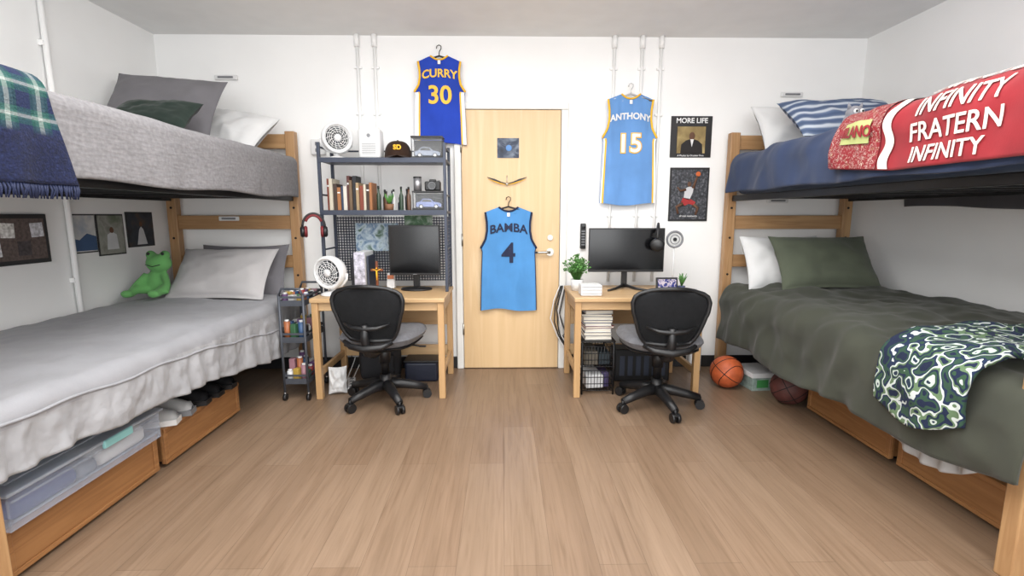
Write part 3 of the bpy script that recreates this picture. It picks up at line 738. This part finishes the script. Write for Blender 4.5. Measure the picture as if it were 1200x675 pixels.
b=B('storage_tote'); b.box((-.65,3.82,.08),(.26,.18,.16),M('dark_blue_plastic',(24,30,48),.5),.02,seg=3); b.box((-.65,3.82,.165),(.27,.19,.015),BLK,.005); b.done()
b=B('black_storage_crate'); b.box((1.09,3.80,.13),(.44,.18,.26),BLK,.015)
for k in range(6): b.box((.93+k*.064,3.708,.13),(.04,.004,.16),DGREY,.002)
b.done()
def ball(loc,c,rot,name='basketball'):
    b=B(name,T(loc,rot)); mt=M('leather_%d'%c[0],c,.55,var=.08,vs=20,bump=.35,bs=220); r=.121
    b.sph((0,0,0),r,mt,seg=48); s_=M('ball_seam',(16,14,14),.6)
    b.ring((0,0,0),r,.0028,s_,seg=48); b.ring((0,0,0),r,.0028,s_,(pi/2,0,0),seg=48)
    for sg in (-1,1):
        pts=[]
        for i in range(48):
            a=2*pi*i/48; v=Vector((math.cos(a)*.78,sg*(.62+.16*math.cos(2*a)),math.sin(a)*.78)); v.normalize(); pts.append(v*r)
        b.tube(pts,.0028,s_,8,True)
    b.done()
ball((1.70,3.58,.122),(180,86,46),(.4,.5,.3)); ball((1.985,3.24,.122),(86,48,44),(1.0,.2,.9))
b=B('shoe_box',T((1.94,3.62,0),(0,0,.1))); b.box((0,0,.055),(.20,.26,.11),M('teal_box_card',(130,146,140),.6,var=.2,vs=20),.003); b.box((0,0,.118),(.21,.27,.035),WHT,.003); b.box((-.02,-.132,.055),(.09,.003,.06),M('green_label',(60,130,70),.6),0); b.done()
b=B('humidifier'); b.box((1.60,3.98,.2),(.10,.10,.4),WHT,.02,seg=3); b.box((1.60,3.925,.3),(.05,.004,.08),GREY,0); b.cyl((1.60,3.98,.40),(1.60,3.98,.42),.03,GREY); b.done()
# ---------------------------------------------------------------- jerseys
def hanger(b,cx,y,zt,W,mat,drop=.05,hook=.07):
    b.tube([(cx-.02,y,zt+hook-.012),(cx-.016,y,zt+hook+.006),(cx,y,zt+hook+.014),(cx+.016,y,zt+hook+.006),(cx+.016,y,zt+hook-.012),(cx+.004,y,zt+hook-.03),(cx,y,zt+hook-.045),(cx,y,zt+.0)],.0035,mat)
    b.tube([(cx-W,y,zt-drop),(cx-W*.5,y,zt-drop*.42),(cx,y,zt+.004),(cx+W*.5,y,zt-drop*.42),(cx+W,y,zt-drop)],.007,mat)
    b.tube([(cx-W,y,zt-drop),(cx+W,y,zt-drop)],.004,mat)
def jersey(cx,y,z0,z1,W,mat,trim,side,hmat,name_t,num,tc,oc,seed,sidew=.1,nfs=.075,numfs=.26,nsx=1,trim2=None):
    b=B('basketball_jersey'); H=z1-z0
    P=[(0,1.0),(.3,.97),(.58,.93),(.64,.97),(.68,.90),(.74,.80),(.82,.745),(.9,.75),(1.0,.80)]
    def ow(v):
        for (a,p),(c_,q) in zip(P,P[1:]):
            if v<=c_: return W*(p+(q-p)*(v-a)/(c_-a))
        return W*.8
    def iw(v,nk): return 0 if v<nk else W*.34*math.sqrt(min(1,(v-nk)/(1-nk)))
    def pt(x,v,yo):
        z=z0+H*v-.055*max(0,abs(x)/W-.30)*(1 if v>.75 else max(0,(v-.55)/.2))*1.6
        z+=.010*math.sin(x*14+seed)*(1-v)**2
        w=.010*noise.noise(Vector((x*9+seed,0,z*3)))+.006*noise.noise(Vector((x*22+seed,0,z*7)))+.008*(1-v)*math.sin(x*24+seed+z*2)
        return Vector((cx+x,yo+w,z))
    for sg in (1,-1):
        def f(a,v,nk=.955,yo=y):
            i=iw(v,nk); o=ow(v); return pt(sg*(i+(o-i)*a),v,yo)
        b.surf(f,18,60,mat)
        b.surf(lambda a,v:f(a,v,.80,y+.018),14,40,mat)
        if side: b.surf(lambda a,v:pt(sg*(ow(v*.62)*(1-sidew*(1-a))),v*.62,y-.004),6,30,side)
        if trim2: b.surf(lambda a,v:pt(sg*(ow(v*.62)*(1-sidew-.06*(1-a))),v*.62,y-.004),4,30,trim2)
        b.tube([pt(sg*ow(.63+.37*t/16),.63+.37*t/16,y-.003) for t in range(17)],.0085,trim)
        b.tube([pt(sg*iw(.955+.045*t/8,.955),.955+.045*t/8,y-.003) for t in range(9)],.007,trim)
        b.tube([pt(sg*iw(.80+.2*t/12,.80),.80+.2*t/12,y+.015) for t in range(13)],.005,trim)
    b.box((cx,y-.009,z0+H*.925),(.022,.002,.03),WTXT,0)
    zn=z0+H*.80; zm=z0+H*.55
    def cloth(zc,arch,off):
        def g(co):
            zz=zc+co.y-arch*co.x*co.x; p=pt(co.x,min(.74,(zz-z0)/H),y)
            return Vector((cx+co.x,p.y-off-co.z,zz))
        return g
    b.text(name_t,nfs,tc,None,.0022,.0008,cloth(zn,.9,.006),nsx)
    if oc: b.text(num,numfs,oc,None,.012,.0005,cloth(zm,0,.004))
    b.text(num,numfs,tc,None,.004,.0008,cloth(zm,0,.007))
    hanger(b,cx,y+.009,z1-.004,W*.78,hmat)
    b.done()
JB=fabric('royal_blue_mesh',(28,62,168),250,0,.05)
JL=fabric('powder_blue_mesh',(98,144,200),250,0,.04)
JS=fabric('sky_blue_mesh',(76,138,196),250,0,.04)
NUMG=M('gold_number',(240,190,70),.7)
jersey(-.495,4.035,1.86,2.525,.205,JB,GOLD,WTXT,BLKM,'CURRY','30',NUMG,None,1.0,.14,.085,.19,1,GOLD)
jersey(1.01,4.035,1.39,2.25,.225,JL,GOLD,WTXT,SILV,'ANTHONY','15',WTXT,GOLD,5.0,.06,.068,.20,.95,GOLD)
jersey(.042,4.025,.52,1.37,.235,JS,NAVYT,NAVYT,BLKM,'BAMBA','4',NAVYT,None,9.0,.03,.095,.23)
b=B('door_hook_ornament')
DK=M('ornament_dark',(52,52,54),.5,var=.5,vs=60)
for sg in (-1,1):
    b.tube([(.03+sg*.01,4.045,1.555),(.03+sg*.05,4.045,1.565),(.03+sg*.10,4.045,1.585),(.03+sg*.16,4.05,1.605)],[.004,.005,.007,.002],DK)
    b.tube([(.03+sg*.01,4.042,1.545),(.03+sg*.07,4.040,1.560),(.03+sg*.15,4.045,1.588)],[.002,.004,.0015],GOLD)
b.sph((.03,4.045,1.55),(.012,.008,.010),SILV)
b.tube([(.03,4.05,1.555),(.03,4.055,1.62)],.0025,SILV); b.done()
PB=M('poster_black',(30,30,32),.4)
b=B('album_poster')
b.box((1.525,4.095,1.93),(.335,.008,.325),PB,.002)
TAN=spots_mat('sepia_print',[(.3,(120,100,60)),(.55,(160,140,92)),(.75,(186,170,124))],9,.4,False)
b.box((1.525,4.089,1.905),(.23,.004,.21),TAN,0)
b.text('MORE LIFE',.055,WTXT,T((1.525,4.088,2.055),FRONT),.001,.001)
SK=M('print_skin',(96,66,48),.7); SU=M('print_suit',(30,26,26),.7)
b.prism([(-.09,-.1),(.09,-.1),(.085,-.03),(.05,0),(.02,.01),(-.02,.01),(-.05,0),(-.085,-.03)],.002,SU,T((1.53,4.086,1.90),FRONT))
b.sph((1.53,4.085,1.935),(.024,.003,.032),SK); b.prism([(-.014,0),(.014,0),(0,-.06)],.002,WTXT,T((1.53,4.083,1.91),FRONT))
b.text('A Playlist by October Firm',.02,WTXT,T((1.525,4.088,1.782),FRONT),0,.001)
b.done()
b=B('basketball_poster')
b.box((1.53,4.095,1.47),(.325,.008,.435),PB,.002)
b.box((1.53,4.089,1.47),(.295,.004,.40),spots_mat('grey_crowd_print',[(.35,(36,38,42)),(.55,(66,68,74)),(.75,(120,120,126))],60,.3,False),0)
RJ=M('print_red',(160,44,46),.7); PWH=M('print_white',(200,200,202),.7)
m0=T((1.53,4.085,1.47),FRONT)
b.prism([(-.045,-.03),(.005,-.045),(.03,.02),(.035,.055),(.0,.065),(-.035,.05)],.002,PWH,m0)
b.prism([(-.07,-.08),(-.03,-.09),(.0,-.075),(.05,-.09),(.055,-.06),(.01,-.035),(-.05,-.025)],.002,RJ,m0)
for p_,r_ in (([(.03,4.083,.05),(.045,4.083,.10),(.062,4.083,.15)],.013),([(-.03,4.083,.04),(-.075,4.083,.03),(-.10,4.083,.06)],.012),([(-.05,4.083,-.075),(-.10,4.083,-.10),(-.085,4.083,-.155)],.017),([(.04,4.083,-.08),(.075,4.083,-.11),(.06,4.083,-.165)],.017)):
    b.tube([(1.53+x,y_,1.47+z_) for x,y_,z_ in p_],[r_*.9,r_*.7,r_*.5],SK)
b.sph((1.528,4.083,1.553),(.016,.003,.021),SK); b.sph((1.597,4.083,1.635),(.020,.003,.020),M('print_orange',(200,100,50),.7))
b.text('all star moments',.022,WTXT,T((1.53,4.084,1.295),FRONT),0,.001)
b.done()
b=B('astronomy_print'); b.box((.04,4.062,1.835),(.175,.003,.155),spots_mat('galaxy_print',[(.3,(24,28,38)),(.5,(50,60,80)),(.7,(120,130,144))],12,.8,False),0)
b.sph((.045,4.060,1.835),(.024,.002,.024),M('planet_print',(80,130,190),.5)); b.done()
def wallpic(name,yc,w,z0,z1,stops,fig=None):
    b=B(name); m=spots_mat(name+'_ink',stops,8,.4,False)
    b.box((XL+.004,yc,(z0+z1)/2),(.006,w,z1-z0),PB,.001); b.box((XL+.008,yc,(z0+z1)/2),(.003,w*.92,(z1-z0)*.93),m,0)
    if fig: fig(b,yc,(z0+z1)/2)
    b.done()
def fig0(b,y,z):
    b.prism([(-.09,-.11),(.09,-.11),(.09,-.02),(.02,.0),(-.04,-.04),(-.09,-.03)],.002,M('print_sea',(60,84,120),.7),T((XL+.010,y,z),(pi/2,0,pi/2)))
wallpic('coastal_print',3.225,.20,1.06,1.31,[(.3,(150,160,176)),(.5,(196,196,194)),(.7,(216,216,216))],fig0)
def fig1(b,y,z): b.sph((XL+.011,y,z+.03),(.002,.018,.022),SK); b.prism([(-.05,-.1),(.05,-.1),(.04,0),(.0,.02),(-.04,0)],.002,PWH,T((XL+.010,y,z),(pi/2,0,pi/2)))
wallpic('portrait_poster',3.45,.235,1.03,1.31,[(.3,(80,80,74)),(.5,(150,150,142)),(.7,(100,110,92))],fig1)
def fig2(b,y,z): b.sph((XL+.011,y,z+.04),(.002,.016,.02),SK); b.prism([(-.05,-.11),(.05,-.11),(.02,0),(.0,.02),(-.02,0)],.002,PWH,T((XL+.010,y,z),(pi/2,0,pi/2)))
wallpic('singer_poster',3.73,.27,1.07,1.325,[(.3,(26,26,30)),(.5,(44,50,60)),(.7,(70,60,54))],fig2)
b=B('framed_photo_collage')
b.box((XL+.012,2.66,1.17),(.024,.60,.28),PB,.004); b.box((XL+.025,2.66,1.17),(.004,.55,.23),M('collage_mat',(96,84,80),.9,var=.15,vs=60),0)
for i in range(6): b.box((XL+.029,2.46+i*.085,1.12+.10*(i%2)),(.003,.075,.08),M('pinned_%d'%(i%3),[(220,216,210),(70,64,66),(200,200,205)][i%3],.7,var=.2,vs=60),0,(.05*(i%3-1),0,0))
b.done()
b=B('bed_name_tag'); b.box((-2.19,3.996,1.275),(.16,.012,.035),WHT,.008); b.box((-2.19,3.988,1.275),(.11,.006,.015),GREY,.003); b.done()
# ---------------------------------------------------------------- lights
def area(name,loc,rot,sx,sy,e,col=(1,1,1)):
    l=bpy.data.lights.new(name,'AREA'); l.shape='RECTANGLE'; l.size=sx; l.size_y=sy; l.energy=e; l.color=col
    o=bpy.data.objects.new(name,l); o.location=loc; o.rotation_euler=rot; sc.collection.objects.link(o)
area('ceiling_light_near',(0,.3,2.62),(0,0,0),3.0,1.2,66,(1,1,.99))
area('ceiling_light_mid',(0,2.3,2.64),(0,0,0),2.6,.9,54,(1,1,.99))
area('ceiling_fill',(0,1.5,2.22),(pi,0,0),3.4,.6,72,(1,1,1))  # added fill aimed upward to brighten the ceiling; no pendant fixture hangs here
area('window_light',(0,-2.2,1.6),(rd(88),0,0),4.6,2.0,140,(.98,.99,1))
w=bpy.data.worlds.new('world'); sc.world=w; w.use_nodes=True
w.node_tree.nodes['Background'].inputs[0].default_value=(.96,.98,1,1); w.node_tree.nodes['Background'].inputs[1].default_value=.88
cam=bpy.data.cameras.new('camera'); cam.lens=17.25; cam.sensor_width=36; cam.clip_start=.02
co=bpy.data.objects.new('camera',cam); co.location=(0,0,1.306); co.rotation_euler=(rd(90-8.5),0,rd(-1))
sc.collection.objects.link(co); sc.camera=co
sc.view_settings.view_transform='Standard'
